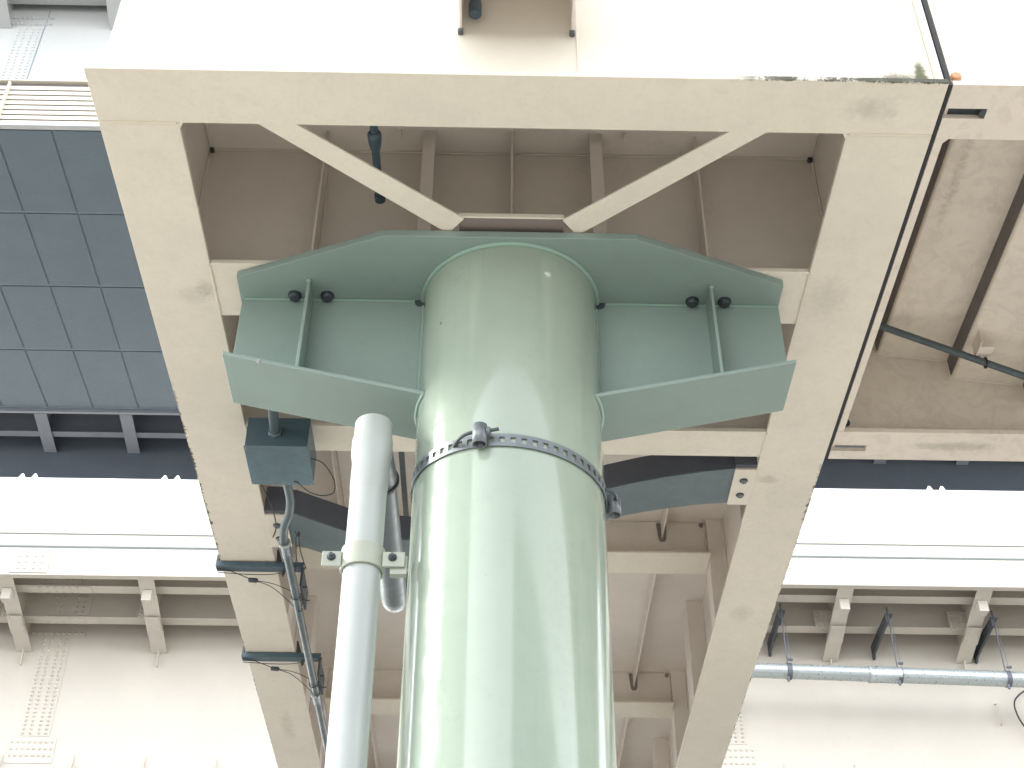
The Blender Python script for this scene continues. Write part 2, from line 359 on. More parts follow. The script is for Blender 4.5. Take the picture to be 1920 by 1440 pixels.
# ================================================================== GREEN COLUMN
CX, CY, CR = .0671, 5.53, .4575
CO = thing('support_column', (CX, CY, -1.6), 'thick glossy green round steel column carrying the landing on winged brackets', 'column')
MB().tube([(CX, CY, z) for z in (-1.6, 0, 1, 2, 3, 3.5, 4, 4.3, 4.6, 4.954)], CR, 128).build('shaft', M['column'], CO)
zt = 4.953
oct_ = [(-.575, 5.03), (.70, 5.03), (1.497, 5.355), (1.497, 5.705), (.70, 6.03), (-.575, 6.03), (-1.362, 5.705), (-1.362, 5.355)]
tp = MB().prism(oct_, 2, zt, zt + .044).build('top_plate', M['green'], CO, bev=.003)
MB().tube([(CX + (CR + .004) * math.cos(2 * math.pi * k / 96), CY + (CR + .004) * math.sin(2 * math.pi * k / 96), zt - .004) for k in range(97)], .013, 10, wob=.05).build('weld_bead', M['weldg'], tp)
for s in (-1, 1):
    xo = -1.352 if s < 0 else 1.497; xi = CX + s * (CR - .01)
    web = MB().prism([(xi, zt - .001), (xi, 4.21), (xo, 4.43), (xo, 4.60), (xo, zt - .001)], 1, CY - .012, CY + .012).build('bracket_web', M['green'], CO, bev=.002)
    # cope hole and welds
    MB().cyl((CX + s * (CR + .02), CY - .0125, zt - .012), (CX + s * (CR + .02), CY - .020, zt - .012), .027, 18).build('cope_hole', M['dark'], web)
    MB().tube([(CX + s * (CR + .05) + s * (abs(xo - CX) - CR - .06) * k / 30, CY - .014, zt - .004) for k in range(31)], .007, 8, wob=.15).build('weld_bead', M['weldg'], web)
    MB().tube([(CX + s * (CR + .001), CY - .018, 4.25 + k * .02) for k in range(34)], .008, 8, wob=.35).build('weld_bead', M['weldg'], web)
    # inclined lower flange cut round the shaft
    n = 14; pts = []
    for k in range(n + 1):
        yy = .195 - .39 * k / n
        pts.append((CX + s * math.sqrt(CR ** 2 - yy ** 2), CY + yy))
    xe = -1.362 if s < 0 else 1.495
    def zz(x): return 4.20 + .225 * (abs(x - CX) - CR) / (abs(xe - CX) - CR)
    q = pts + [(xe, CY - .197), (xe, CY + .197)]
    vs = [(x, y, zz(x) - .011) for x, y in q] + [(x, y, zz(x) + .011) for x, y in q]; m_ = len(q)
    lf = MB().add(vs, [tuple(range(m_))[::-1], tuple(range(m_, 2 * m_))] + [(i, (i + 1) % m_, (i + 1) % m_ + m_, i + m_) for i in range(m_)]).build('lower_flange', M['green'], CO, bev=.003)
    MB().tube([(CX + s * math.sqrt((CR + .004) ** 2 - (.19 - .38 * k / 20) ** 2), CY + .19 - .38 * k / 20, zz(CX + s * CR) - .017) for k in range(21)], .011, 8, wob=.1).build('weld_bead', M['weldg'], lf)
    xs = -.985 if s < 0 else 1.118
    MB().prism([(CY - .013, zt - .001), (CY - .165, zt - .001), (CY - .195, zz(xs) + .012), (CY - .013, zz(xs) + .012)], 0, xs - .008, xs + .008).build('stiffener', M['green'], web, bev=.003)
    MB().box(xs - .012, xs + .012, CY - .178, CY - .160, zt - .02, zt - .002).build('weld_bead', M['weldg'], web, bev=.005)
    MB().box(xs - .008, xs + .008, CY + .013, CY + .19, zz(xs) + .012, zt - .001).build('stiffener', M['green'], web, bev=.003)
    for dx in (-.086, .086):
        b = MB().cyl((xs + dx, CY - .048, zt - .006), (xs + dx, CY - .048, zt), .036, 24).build('washer', M['dark'], tp)
        MB().hexnut((xs + dx, CY - .048, zt - .006), (0, 0, -1), .031, .022).build('bolt', M['dark'], tp)
# little paint chip on the lower left flange and scratches on the shaft
MB().box(-1.185, -1.172, CY - .200, CY - .1965, 4.36, 4.385).build('paint_chip', M['pvc'], CO)

# ------------------------------------------------------------------ perforated strap round the column
SB = thing('strap_band', (CX, CY, 3.72), 'perforated grey metal strap tightened round the green column with two hook buckles', 'metal band')
def zs(a):  # slight tilt of the band; a = angle from +x
    return 3.715 - .03 * math.cos(a)
vs = []; fs = []; N = 58; W2 = .034; H2 = .0155; RR = CR + .006
angs = []
for k in range(N): angs += [2 * math.pi * k / N, 2 * math.pi * (k + .52) / N]
nA = len(angs)
for a in angs:
    for dz in (-W2, -H2, H2, W2): vs.append((CX + RR * math.cos(a), CY + RR * math.sin(a), zs(a) + dz))
for i in range(nA):
    j = (i + 1) % nA
    for row in range(3):
        if row == 1 and i % 2 == 1: continue
        fs.append((4 * i + row, 4 * j + row, 4 * j + row + 1, 4 * i + row + 1))
st = MB().add(vs, fs).build('strap', M['strap'], SB)
mo = st.modifiers.new('solid', 'SOLIDIFY'); mo.thickness = .004; mo.offset = 1
def buckle(ang):
    ca, sa = math.cos(ang), math.sin(ang); e = Vector((ca, sa, 0)); t = Vector((-sa, ca, 0))   # e outward, t along the band
    z = zs(ang); c = Vector((CX, CY, z)) + e * (CR + .045)
    mb = MB(); n = 24
    pts = []
    b0 = MB(); 
    # open barrel (vertical axis)
    vs = []; 
    for k in range(n):
        a = 2 * math.pi * k / n
        d = e * math.cos(a) + t * math.sin(a)
        for (rr, zz_) in ((.034, -.05), (.034, .055), (.028, .055), (.028, -.05)): vs.append(c + d * rr + Vector((0, 0, zz_)))
    fs = []
    for k in range(n):
        p, q = 4 * k, 4 * ((k + 1) % n)
        for j in range(4): fs.append((p + j, q + j, q + (j + 1) % 4, p + (j + 1) % 4))
    bk = b0.add(vs, fs, True).build('buckle', M['strap'], SB)
    MB().tube([c + Vector((0, 0, .02)), c + Vector((0, 0, .0)) + e * -.012, c + Vector((0, 0, -.046)) - e * .018], [.02, .02, .016], 10).build('tongue', M['arch_dark'], bk)
    # hook bolt: from the hole in the strap, curving out and through the barrel
    hp = []
    for k in range(9):
        u = k / 8; a2 = ang - (.30 - .22 * u) 
        rad = CR + .008 + .045 * math.sin(min(1, u * 1.25) * math.pi / 2)
        hp.append(Vector((CX + rad * math.cos(a2), CY + rad * math.sin(a2), z + .004 + .016 * u)))
    hp += [c + t * -.03 + Vector((0, 0, .02)), c + t * .03 + Vector((0, 0, .02)), c + t * .088 + Vector((0, 0, .022))]
    MB().tube(hp, .0085, 12).build('hook_bolt', M['dark'], bk)
    MB().hexnut(c + t * .034 + Vector((0, 0, .02)), t, .019, .016).build('nut', M['strap'], bk)
    return bk
buckle(math.atan2(-.438, -.125)); buckle(R(2))

# ================================================================== DOWNPIPE
PX, PY = -.582, 5.35
DP = thing('downpipe', (PX, PY, -1.6), 'pale grey plastic downpipe standing close to the left side of the green column', 'downpipe')
MB().tube([(PX, PY, -1.6), (PX, PY, 3.27), (PX, PY, 3.72)], .0845, 48).build('pipe', M['pvc'], DP)
so_ = MB().tube([(PX, PY, 3.60), (PX, PY, 3.64), (PX, PY, 3.77), (PX, PY, 3.82), (PX, PY, 3.895), (PX, PY, 3.93), (PX, PY, 4.0), (PX, PY, 4.006)], [.085, .088, .088, .0965, .0965, .090, .0905, .087], 56).build('socket', M['pvc'], DP)
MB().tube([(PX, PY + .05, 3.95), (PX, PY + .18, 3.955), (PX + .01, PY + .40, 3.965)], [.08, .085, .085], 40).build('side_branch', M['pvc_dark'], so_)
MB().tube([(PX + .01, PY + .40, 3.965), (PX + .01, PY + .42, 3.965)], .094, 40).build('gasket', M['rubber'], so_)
bp = MB()
pts = [(PX + .01, PY + .42, 3.985), (PX + .02, 6.9, 3.97)]
for k in range(1, 8):
    a = math.pi / 2 * k / 7; pts.append((PX + .02, 6.9 + .22 * math.sin(a), 3.97 + .22 * (1 - math.cos(a))))
pts += [(PX + .02, 7.12, 4.22)]
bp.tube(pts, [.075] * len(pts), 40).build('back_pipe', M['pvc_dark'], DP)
# clamp
PC = thing('pipe_clamp', (PX, PY, 3.22), 'pale green cast clamp with bolted ears holding the pale downpipe to the column', 'clamp')
cb = MB().ring((PX, PY), .099, .0865, 3.185, 3.295, 48).build('clamp_ring', M['clamp'], PC, bev=.003)
for s, x0, x1 in ((-1, PX - .177, PX - .090), (1, PX + .090, PX + .190)):
    e = MB().box(min(x0, x1), max(x0, x1), PY - .05, PY - .036, 3.19, 3.265).build('ear', M['clamp'], cb, bev=.003)
    xb = PX + s * .135
    MB().cyl((xb, PY - .05, 3.235), (xb, PY - .054, 3.235), .02, 20).build('washer', M['dark'], cb)
    MB().hexnut((xb, PY - .054, 3.235), (0, -1, 0), .016, .014, .012, .008).build('bolt', M['dark'], cb)
MB().box(PX + .125, PX + .20, PY - .035, PY - .0, 3.16, 3.255).build('wall_bracket', M['clamp'], PC, bev=.003)

# ================================================================== JUNCTION BOX AND CONDUIT
JB = thing('junction_box', (-1.26, 6.7, 4.91), 'blue-grey steel junction box with scuffed lid hung under the left beam', 'junction box')
jb = MB().hexa([(-1.443, 6.505, 4.704), (-1.081, 6.505, 4.704), (-1.081, 6.885, 4.704), (-1.443, 6.885, 4.704)], .205).build('body', M['galv'], JB, bev=.004)
lid = MB().box(-1.447, -1.077, 6.50, 6.889, 4.698, 4.7025).build('lid', M['galv_lid'], JB, bev=.002)
for x in (-1.43, -1.095):
    for y in (6.52, 6.87):
        MB().dome((x, y, 4.698), (0, 0, -1), .007, .005, 10).build('screw', M['strap'], lid)
MB().hexnut((-1.276, 6.504, 4.80), (0, -1, 0), .042, .02).build('gland_nut', M['pvc_dark'], JB)
MB().tube([(-1.11, 6.87, 4.705)] + [(-1.44, 6.9, 4.91), (-1.45, 6.9, 4.99)][:0] + [(-1.11, 6.87, 4.71)], .004, 6).build('screw', M['strap'], JB)
MB().box(-1.40, -1.12, 6.72, 6.85, 4.911, 4.93).box(-1.40, -1.36, 6.74, 6.80, 4.93, 4.999).box(-1.16, -1.12, 6.74, 6.80, 4.93, 4.999).build('hanger', M['galv'], JB)
tg = MB()
loop = [(-1.081, 6.70, 4.76), (-1.02, 6.76, 4.77), (-.975, 6.87, 4.76), (-.962, 6.95, 4.75), (-.98, 7.03, 4.74), (-1.05, 7.06, 4.74), (-1.12, 6.99, 4.72), (-1.17, 6.86, 4.694), (-1.19, 6.84, 4.69)]
def smooth(pts, n=6):
    P = [Vector(p) for p in pts]; out = []
    for i in range(len(P) - 1):
        p0, p1, p2, p3 = P[max(i - 1, 0)], P[i], P[i + 1], P[min(i + 2, len(P) - 1)]
        for k in range(n):
            t = k / n; out.append(.5 * ((2 * p1) + (-p0 + p2) * t + (2 * p0 - 5 * p1 + 4 * p2 - p3) * t * t + (-p0 + 3 * p1 - 3 * p2 + p3) * t ** 3))
    return out + [P[-1]]
tag(MB().tube(smooth(loop), .0035, 6).build('cable', M['rubber'], org=(-1.081, 6.7, 4.76)), 'thin black cable looping out from the side of the blue-grey junction box', 'cable')
CD = thing('conduit', (-1.35, 9, 4.8), 'blue-grey conduit running from the junction box along the inner edge of the left beam', 'conduit')
cp_ = [(-1.26, 6.885, 4.8), (-1.262, 7.05, 4.8), (-1.262, 7.2, 4.8), (-1.285, 7.35, 4.8), (-1.330, 7.50, 4.8), (-1.352, 7.64, 4.8), (-1.355, 7.80, 4.8), (-1.350, 8.05, 4.8), (-1.350, 9.1, 4.8), (-1.347, 9.9, 4.8), (-1.348, 11, 4.8), (-1.348, 16.5, 4.8)]
MB().tube(smooth(cp_, 5), .0275, 20).build('pipe', M['conduit'], CD)
for y, l in ((7.70, .16), (9.86, .16)):
    c = MB().tube([(-1.353, y, 4.8), (-1.353, y + .012, 4.8), (-1.352, y + .014, 4.8), (-1.35, y + l, 4.8)], [.038, .038, .034, .034], 20).build('coupling', M['galv'], CD)
    MB().tube([(-1.353, y - .004, 4.8), (-1.353, y + .008, 4.8)], .040, 20).build('coupling_rim', M['pvc'], c)
CN = thing('conduit', (-1.27, 6.3, 4.8), 'short blue-grey conduit entering the near side of the junction box', 'conduit')
MB().tube([(-1.262, 5.9, 4.82), (-1.265, 6.25, 4.82), (-1.272, 6.40, 4.81), (-1.276, 6.49, 4.80)], .029, 20).build('pipe', M['conduit'], CN)
# beam clamps with their safety wires
for y, lab in ((8.29, 'dark channel clamp across the left beam flange, the upper one, just below the conduit bend'), (9.61, 'dark channel clamp across the left beam flange, the lower one of two')):
    t = thing('beam_clamp', (-1.68, y, 4.97), lab, 'clamp', 'beam clamps holding the conduit')
    b = MB().box(-1.90, -1.30, y - .035, y + .035, 4.952, 4.958).box(-1.90, -1.30, y - .035, y - .029, 4.958, 4.992).box(-1.90, -1.30, y + .029, y + .035, 4.958, 4.992).build('channel', M['galv'], t, bev=.002)
    MB().prism([(-1.903, 4.96), (-1.893, 4.96), (-1.883, 5.035), (-1.86, 5.04), (-1.86, 5.05), (-1.90, 5.05)], 1, y - .03, y + .03).build('hook', M['dark'], t)
    MB().prism([(-1.492, 4.995), (-1.45, 4.995), (-1.485, 5.10), (-1.497, 5.10)], 1, y - .02, y + .02).build('hook', M['dark'], t)
    MB().tube([(-1.44, y, 4.95), (-1.44, y, 4.90)], .007, 8).tube([(-1.44, y + .0, 4.93), (-1.44, y, 4.915)], .014, 6).build('bolt', M['dark'], t)
    MB().tube([(-1.349 + .034 * math.cos(a), y + .09, 4.8 + .034 * math.sin(a)) for a in [k * math.pi / 10 for k in range(8, 23)]], .004, 8).build('pipe_strap', M['dark'], t)
    MB().box(-1.315, -1.300, y - .03, y + .30, 4.81, 4.952).tube([(-1.32, y + .04, 4.84), (-1.27, y + .04, 4.84)], .007, 8).tube([(-1.33, y + .15, 4.80), (-1.26, y + .15, 4.80)], .005, 8).build('support_arm', M['dark'], t)
    # wire with a small cylindrical tag
    wl = thing('safety_wire', (-1.6, y + .1, 4.93), ('thin black safety wire with an oval tag under the upper beam clamp' if y < 9 else 'thin black safety wire with an oval tag under the lower beam clamp'), 'wire', 'safety wires')
    tg_ = Vector((-1.66, y + .11, 4.93))
    w1 = smooth([(-1.895, y - .02, 4.945), (-1.80, y + .02, 4.945), tg_])
    MB().tube(w1, .0035, 6).tube(smooth([tg_, (-1.52, y + .14, 4.92), (-1.38, y + .17, 4.87), (-1.325, y + .19, 4.835), (-1.32, y + .22, 4.80)]), .003, 6).tube(
        smooth([tg_, (-1.54, y + .16, 4.91), (-1.42, y + .23, 4.84), (-1.345, y + .25, 4.77), (-1.315, y + .23, 4.78)]), .003, 6).tube(
        smooth([(-1.895, y + .035, 4.945), (-1.7, y + .048, 4.94), (-1.55, y + .048, 4.94), (-1.45, y + .03, 4.945)]), .003, 6).build('wire', M['rubber'], wl)
    MB().tube([tg_ - Vector((.034, .004, 0)), tg_ - Vector((.026, .003, 0)), tg_ + Vector((.026, .003, 0)), tg_ + Vector((.034, .004, 0))], [.008, .017, .017, .008], 12).build('oval_tag', M['dark'], wl)
tag(MB().tube(smooth([(-1.30, 7.72, 4.90), (-1.275, 7.75, 4.88), (-1.265, 7.72, 4.89), (-1.29, 7.74, 4.87), (-1.30, 7.9, 4.82), (-1.32, 8.05, 4.80)]), .0035, 6).tube(
    smooth([(-1.275, 7.72, 4.90), (-1.27, 7.85, 4.84), (-1.245, 8.02, 4.80)]), .0035, 6).build('cable', M['rubber'], org=(-1.28, 7.7, 4.9)), 'short dangling twist of black cable beneath the left end of the curved bracket', 'cable')
tag(MB().tube(smooth([(-1.49, 7.2, 4.99), (-1.455, 7.35, 4.96), (-1.43, 7.5, 4.95), (-1.43, 7.75, 4.96), (-1.48, 7.95, 4.99)]), .004, 6).build('cable', M['rubber'], org=(-1.49, 7.2, 4.99)), 'thin black cable hugging the inner edge of the left beam by the white bolt plate', 'cable')

# conduit inside first opening
t = thing('conduit', (-.64, 4.7, 5.42), 'capped blue conduit crossing behind the left diagonal brace in the front opening', 'conduit')
MB().tube([(-.640, 4.12, 5.42), (-.640, 4.9, 5.42), (-.636, 5.23, 5.42)], .021, 20).build('pipe', M['galv'], t)
MB().tube([(-.640, 4.755, 5.42), (-.640, 4.77, 5.42), (-.640, 4.80, 5.42), (-.640, 4.84, 5.42), (-.640, 4.87, 5.42)], [.026, .036, .036, .032, .026], 20).build('coupling', M['galv'], t)
MB().tube([(-.636, 5.19, 5.42), (-.636, 5.235, 5.42)], .029, 20).build('cap', M['galv'], t)
# slim strip below deck behind the downpipe
tag(MB().box(-.663, -.627, 7.0, 9.3, 5.58, 5.62).build('cable_duct', M['conduit'], org=(-.645, 8, 5.6)), 'slim dark green cable duct seen between the downpipe and the column', 'cable duct')

# ================================================================== CURVED BRACKET BEHIND THE COLUMN
AB = thing('curved_bracket', (0, 7.7, 5), 'curved slate-grey steel channel passing behind the green column, bolted to both side beams', 'bracket')
near = [(1.50, 7.085), (1.30, 7.125), (1.1, 7.18), (.90, 7.25), (.72, 7.325), (.45, 7.48), (.15, 7.70), (-.2, 7.90), (-.5, 7.975), (-.75, 7.95), (-.981, 7.875), (-1.15, 7.77), (-1.31, 7.665), (-1.40, 7.655)]
far = [(1.50, 7.465), (1.32, 7.49), (1.14, 7.535), (.96, 7.59), (.779, 7.66), (.55, 7.79), (.25, 8.0), (-.15, 8.2), (-.5, 8.31), (-.8, 8.30), (-1.03, 8.225), (-1.18, 8.14), (-1.34, 8.04), (-1.42, 8.03)]
mb = MB(); n = len(near); pr = near + far[::-1]
vs = [(x, y, 5.0) for x, y in pr] + [(x, y, 5.012) for x, y in pr]; m_ = 2 * n
fs = []
for i in range(n - 1):
    fs += [(i, i + 1, m_ - 2 - i, m_ - 1 - i), (i + m_, m_ - 1 - i + m_, m_ - 2 - i + m_, i + 1 + m_)]
for i in range(m_): fs.append((i, (i + 1) % m_, (i + 1) % m_ + m_, i + m_))
mb.add(vs, fs); mb.build('bottom_plate', M['arch'], AB, bev=.002)
def wall(line, name):
    vs = []; fs = []
    for i, (x, y) in enumerate(line):
        vs += [(x, y, 5.013), (x, y + .008, 5.013), (x, y + .008, 5.19), (x, y, 5.19)]
    for i in range(len(line) - 1):
        a, b = 4 * i, 4 * i + 4
        for j in range(4): fs.append((a + j, b + j, b + (j + 1) % 4, a + (j + 1) % 4))
    fs += [(0, 1, 2, 3), tuple(len(vs) - k for k in (1, 2, 3, 4))]
    return MB().add(vs, fs).build(name, M['arch_dark'], AB)  # walls darker than the bottom plate: their shade is painted in
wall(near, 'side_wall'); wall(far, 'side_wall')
for s, x0, x1, ys in ((1, 1.495, 1.629, 7.075), (-1, -1.50, -1.36, 7.665)):
    e = MB().box(x0, x1, ys, ys + .39, 4.984, 4.998).build('end_plate', M['fascia'], AB, bev=.003)
    for y in (ys + .115, ys + .275):
        MB().cyl(((x0 + x1) / 2, y, 4.984), ((x0 + x1) / 2, y, 4.980), .026, 20).build('washer', M['dark'], e)
        MB().hexnut(((x0 + x1) / 2, y, 4.980), (0, 0, -1), .019, .014).build('bolt', M['strap'], e)
    MB().box(min(x0, x1), max(x0, x1) , ys - .035, ys - .003, 5.0, 5.19).build('end_block', M['arch_dark'], AB)
# little fittings lying on the bracket's upper edge
MB().box(.95, 1.17, 7.0, 7.06, 5.20, 5.24).box(1.21, 1.50, 6.98, 7.04, 5.2, 5.27).build('edge_clip', M['dark'], AB, bev=.004)

# ================================================================== STAIRWAY ON THE RIGHT
ST = thing('steel_stairway', (2.4, 5.5, 5), 'cream steel stairway beside the landing, folded treads seen from beneath past the narrow joint', 'stairway')
X0 = 2.052; XF = 3.45; SL = .378; XE = 9.0
def sl(x): return ZF - max(0, x - XF) * SL
# front and rear stringer flanges with slots (built in pieces round the slot)
def slotted(y0, y1, ys0, ys1, xs, name):
    mb = MB(); mb.box(X0, xs, y0, ys0, ZF, ZF + T); mb.box(X0, xs, ys1, y1, ZF, ZF + T); mb.box(xs, XF, y0, y1, ZF, ZF + T)
    mb.hexa([(XF, y0, ZF), (XE, y0, sl(XE)), (XE, y1, sl(XE)), (XF, y1, ZF)], T)
    return mb.build(name, M['stair'], ST)
ff = slotted(4.05, 4.372, 4.188, 4.247, 2.245, 'front_flange'); rf = slotted(6.685, 6.965, 6.822, 6.882, 2.262, 'rear_flange')
MB().cyl((2.245, 4.2175, ZF + .001), (2.245, 4.2175, ZF + .026), .0295, 24).build('slot_end', M['dark'], ff)
MB().box(2.06, 2.26, 4.16, 4.28, ZF + .06, ZF + .07).build('slot_backing', M['navy'], ff)
MB().box(2.06, 2.28, 6.80, 6.90, ZF + .05, ZF + .06).build('slot_backing', M['pvc_dark'], rf)
MB().box(2.033, 2.0495, 4.056, 6.96, ZF + .004, ZF + .03).box(2.033, 2.0495, 4.075, 4.13, ZF + .031, 7.2).build('joint_seal', M['rubber'], ST)
# narrow side flange along the joint and its end plate
sf = MB().box(X0, 2.092, 4.374, 6.683, ZF, ZF + T).build('side_flange', M['stair'], ST, bev=.003)
MB().box(2.062, 2.076, 4.12, 6.9, ZF + T, 6.0).build('end_plate', M['stair'], ST)
MB().prism([(2.0921, 4.373), (2.115, 4.373), (2.0921, 4.40)], 2, ZF + .001, ZF + T).build('corner_plate', M['stair'], ST)
# fascia with a shallow fold, stringer rear web
fp = MB().prism([(X0 + .012, 4.085), (2.235, 4.085), (2.265, 4.10), (3.6, 4.10), (3.6, 4.12), (X0 + .012, 4.12)], 2, ZF + T, 7.25).build('fascia_plate', M['fascia'], ST)
MB().hexnut((2.085, 4.084, 5.085), (0, -1, 0), .025, .022).build('bolt', M['rust'], fp)
MB().hexa([(3.6, 4.10, ZF - .03), (XE, 4.10, sl(XE)), (XE, 4.12, sl(XE)), (3.6, 4.12, ZF - .03)], 2.2).build('stringer_web', M['fascia'], ST)
MB().prism([(2.08, ZF + T), (XF, ZF + T), (XE, sl(XE) + T), (XE, sl(XE) + .9), (3.0, 6.0), (2.08, 6.0)], 1, 6.80, 6.812).build('rear_web', M['stair'], ST)
MB().box(2.077, 2.43, 4.121, 6.799, 5.86, 5.88).build('top_deck', M['stair'], ST)
TP = [2.43 + .44 * i for i in range(16)]
for i in range(15):
    xa, xb = TP[i], TP[i + 1]; za = 5.70 - .19 * i; zb = za - .045
    mb = MB(); ztop = (5.859 if i == 0 else 5.70 - .19 * (i - 1) - .045)
    r = .022
    prof = [(xa, ztop)] + [(xa, za + r)] + [(xa + r * (1 - math.cos(a)), za + r * (1 - math.sin(a))) for a in (math.pi / 6, math.pi / 3, math.pi / 2)] + [(xb, zb)]
    th = .006; out = prof + [(x + th, z + th) for x, z in prof[::-1]]
    n = len(out); vs = [(x, 4.121, z) for x, z in out] + [(x, 6.799, z) for x, z in out]
    h = len(prof); fs = []
    for k in range(h - 1):
        fs += [(k, k + 1, n - 2 - k, n - 1 - k), (k + n, n - 1 - k + n, n - 2 - k + n, k + 1 + n)]
    for k in range(n): fs.append((k, (k + 1) % n, (k + 1) % n + n, k + n))
    tr = mb.add(vs, fs).build('tread', M['stair'], ST)
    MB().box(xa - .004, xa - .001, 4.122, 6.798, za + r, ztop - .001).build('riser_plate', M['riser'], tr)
    if i < 3: MB().tube([(xa - .004, 6.793, za + .01 + k * .02) for k in range(8)], .007, 6, wob=.4).tube([(xa + .03 + k * .02, 6.793, za - .004 - .045 * k / 20) for k in range(20)], .005, 6, wob=.2).build('weld_bead', M['weldi'], tr)
# gusset in the corner with a hole
g = MB().prism([(2.08, ZF + T), (2.33, ZF + T), (2.29, 5.20), (2.19, 5.45), (2.08, 5.55)], 1, 6.786, 6.799).build('gusset_plate', M['stair'], ST, bev=.002)
MB().cyl((2.14, 6.785, 5.145), (2.14, 6.782, 5.145), .032, 20).build('bolt_hole', M['dark'], g)
MB().hexnut((2.125, 6.785, 5.15), (0, -1, 0), .028, .03).build('bolt', M['stair'], g)
# conduit under the stairs and its clip
rodp = lambda x: (x, 6.45, 5.72 - .477 * (x - 2.2))
t = thing('conduit', (2.9, 6.45, 5.38), 'dark grey conduit running down beneath the stair treads at the right', 'conduit')
MB().tube([rodp(2.08), rodp(2.6), rodp(3.2), rodp(5.0)], .022, 20).build('pipe', M['conduit'], t)
c = thing('conduit_clip', (2.93, 6.4, 5.42), 'small cream angle clip with a dark U-bolt holding the conduit under the stair', 'clip')
MB().box(2.90, 2.995, 6.36, 6.45, 5.405, 5.415).box(2.90, 2.908, 6.30, 6.45, 5.40, 5.50).build('angle', M['stair'], c, bev=.003)
rp = Vector(rodp(2.955))
MB().tube([rp + Vector((0, .028 * math.cos(a), .032 * math.sin(a))) for a in [k * math.pi / 12 for k in range(25)]], .006, 8).build('u_bolt', M['rubber'], c)

# ================================================================== VIADUCT B (behind, cream)
def bolt_rows(mb, x0, dx, nx, z0, dz, nz, y, r=.035):
    for i in range(nx):
        for j in range(nz): mb.dome((x0 + dx * i, y, z0 + dz * j), (0, -1, 0), r, .03, 8)
VB = thing('viaduct', (0, 31, -1.6), 'cream steel expressway girder in the background with brackets, stringers and bolted splices', 'viaduct')
XA, XB = -31.0, 33.0
web = MB().box(XA, XB, 28.0, 28.03, 11.4, 15.98).build('girder_web', M['viaduct'], VB)
MB().box(XA, XB, 27.8, 36.2, 11.34, 11.399).build('bottom_flange', M['viaduct'], web)
MB().box(XA, XB, 35.97, 36.0, 11.4, 15.98).build('girder_web', M['viaduct'], VB)
MB().box(XA, XB, 25.80, 38.2, 16.0, 16.25).build('deck', M['viaduct'], VB)
pf = MB().prism([(25.70, 15.12), (25.80, 15.12), (25.80, 17.35), (25.70, 17.35), (25.70, 16.19), (25.73, 16.17), (25.70, 16.15), (25.70, 15.88), (25.73, 15.845), (25.70, 15.81)], 0, XA, XB).build('parapet', M['viaduct'], VB)
MB().box(XA, XB, 38.2, 38.3, 15.2, 18.0).build('parapet', M['viaduct'], VB)
MB().box(XA, XB, 25.63, 25.699, 15.11, 15.14).build('fascia_lip', M['viaduct'], pf)
MB().box(XA, XB, 25.692, 25.699, 15.825, 15.855).build('rail_line', M['arch'], pf)
MB().box(XA, XB, 25.695, 25.699, 16.16, 16.172).build('rail_line', M['galv'], pf)
sp_ = MB().box(-10.25, -9.45, 25.67, 25.699, 15.19, 15.66); bolt_rows(sp_, -10.08, .15, 2, 15.29, .15, 3, 25.67, .035); bolt_rows(sp_, -9.75, .15, 2, 15.29, .15, 3, 25.67, .035)
sp_.build('splice_plate', M['viaduct'], pf)
stz = []
for yy, zb in ((26.42, 15.22), (27.35, 14.98)):
    s = MB().box(XA, XB, yy - .007, yy + .007, zb + .02, 15.99).build('stringer', M['viaduct'], VB)
    MB().box(XA, XB, yy - .15, yy + .15, zb, zb + .02).build('bottom_flange', M['viaduct'], s)
    stz.append(s)
    for xs in (-9.35,):
        q = MB(); q.box(xs - .45, xs + .45, yy - .024, yy - .0075, zb + .12, zb + .6); bolt_rows(q, xs - .33, .14, 2, zb + .2, .12, 4, yy - .024, .03); bolt_rows(q, xs + .15, .14, 2, zb + .2, .12, 4, yy - .024, .03)
        q.box(xs - .7, xs + .7, yy - .13, yy + .13, zb - .014, zb - .001)
        for i in range(6):
            for j in (-.09, .09): q.dome((xs - .4 + .16 * i, yy + j, zb - .014), (0, 0, -1), .03, .025, 8)
        q.build('splice_plate', M['viaduct'], s)
k0 = -7.375 - 2.98 * 7
for k in range(20):
    x = k0 + 2.98 * k
    if x > XB: break
    b = MB().prism([(25.82, 15.17), (27.999, 14.56), (27.999, 15.99), (25.82, 15.99)], 0, x - .007, x + .007).build('bracket', M['viaduct'], VB)
    MB().add([(x + sx * .17, y, z + dz) for (y, z) in ((25.81, 15.165), (27.99, 14.55)) for dz in (-.02, 0) for sx in (-1, 1)],
             [(0, 1, 5, 4), (2, 6, 7, 3), (0, 4, 6, 2), (1, 3, 7, 5), (0, 2, 3, 1), (4, 5, 7, 6)]).build('bottom_flange', M['viaduct'], b)
    MB().box(x - .10, x + .10, 26.10, 26.30, 14.80, 14.93 + .12).build('lug', M['viaduct'], b)
    MB().prism([(28.0 - .001, 14.54), (27.85, 14.54), (27.93, 14.2), (27.999, 14.2)], 0, x - .012, x + .012).build('fin', M['viaduct'], b)
    if -14 < x < 14:
        q = MB(); q.hexa([(x - .16, 26.85, 14.82 - .03), (x + .16, 26.85, 14.82 - .03), (x + .16, 27.35, 14.68 - .03), (x - .16, 27.35, 14.68 - .03)], .012)
        for i in range(2):
            for j in range(5): q.dome((x + (-.11, .11)[i], 26.9 + .1 * j, 14.80 - .028 * j - .03), (0, 0, -1), .022, .02, 6)
        q.box(x - .42, x - .01, 27.195, 27.203, 14.95, 15.4)
        for i in range(3):
            for j in range(4): q.dome((x - .36 + .12 * i, 27.195, 15.0 + .1 * j), (0, -1, 0), .028, .025, 6)
        q.build('splice_plate', M['viaduct'], b)
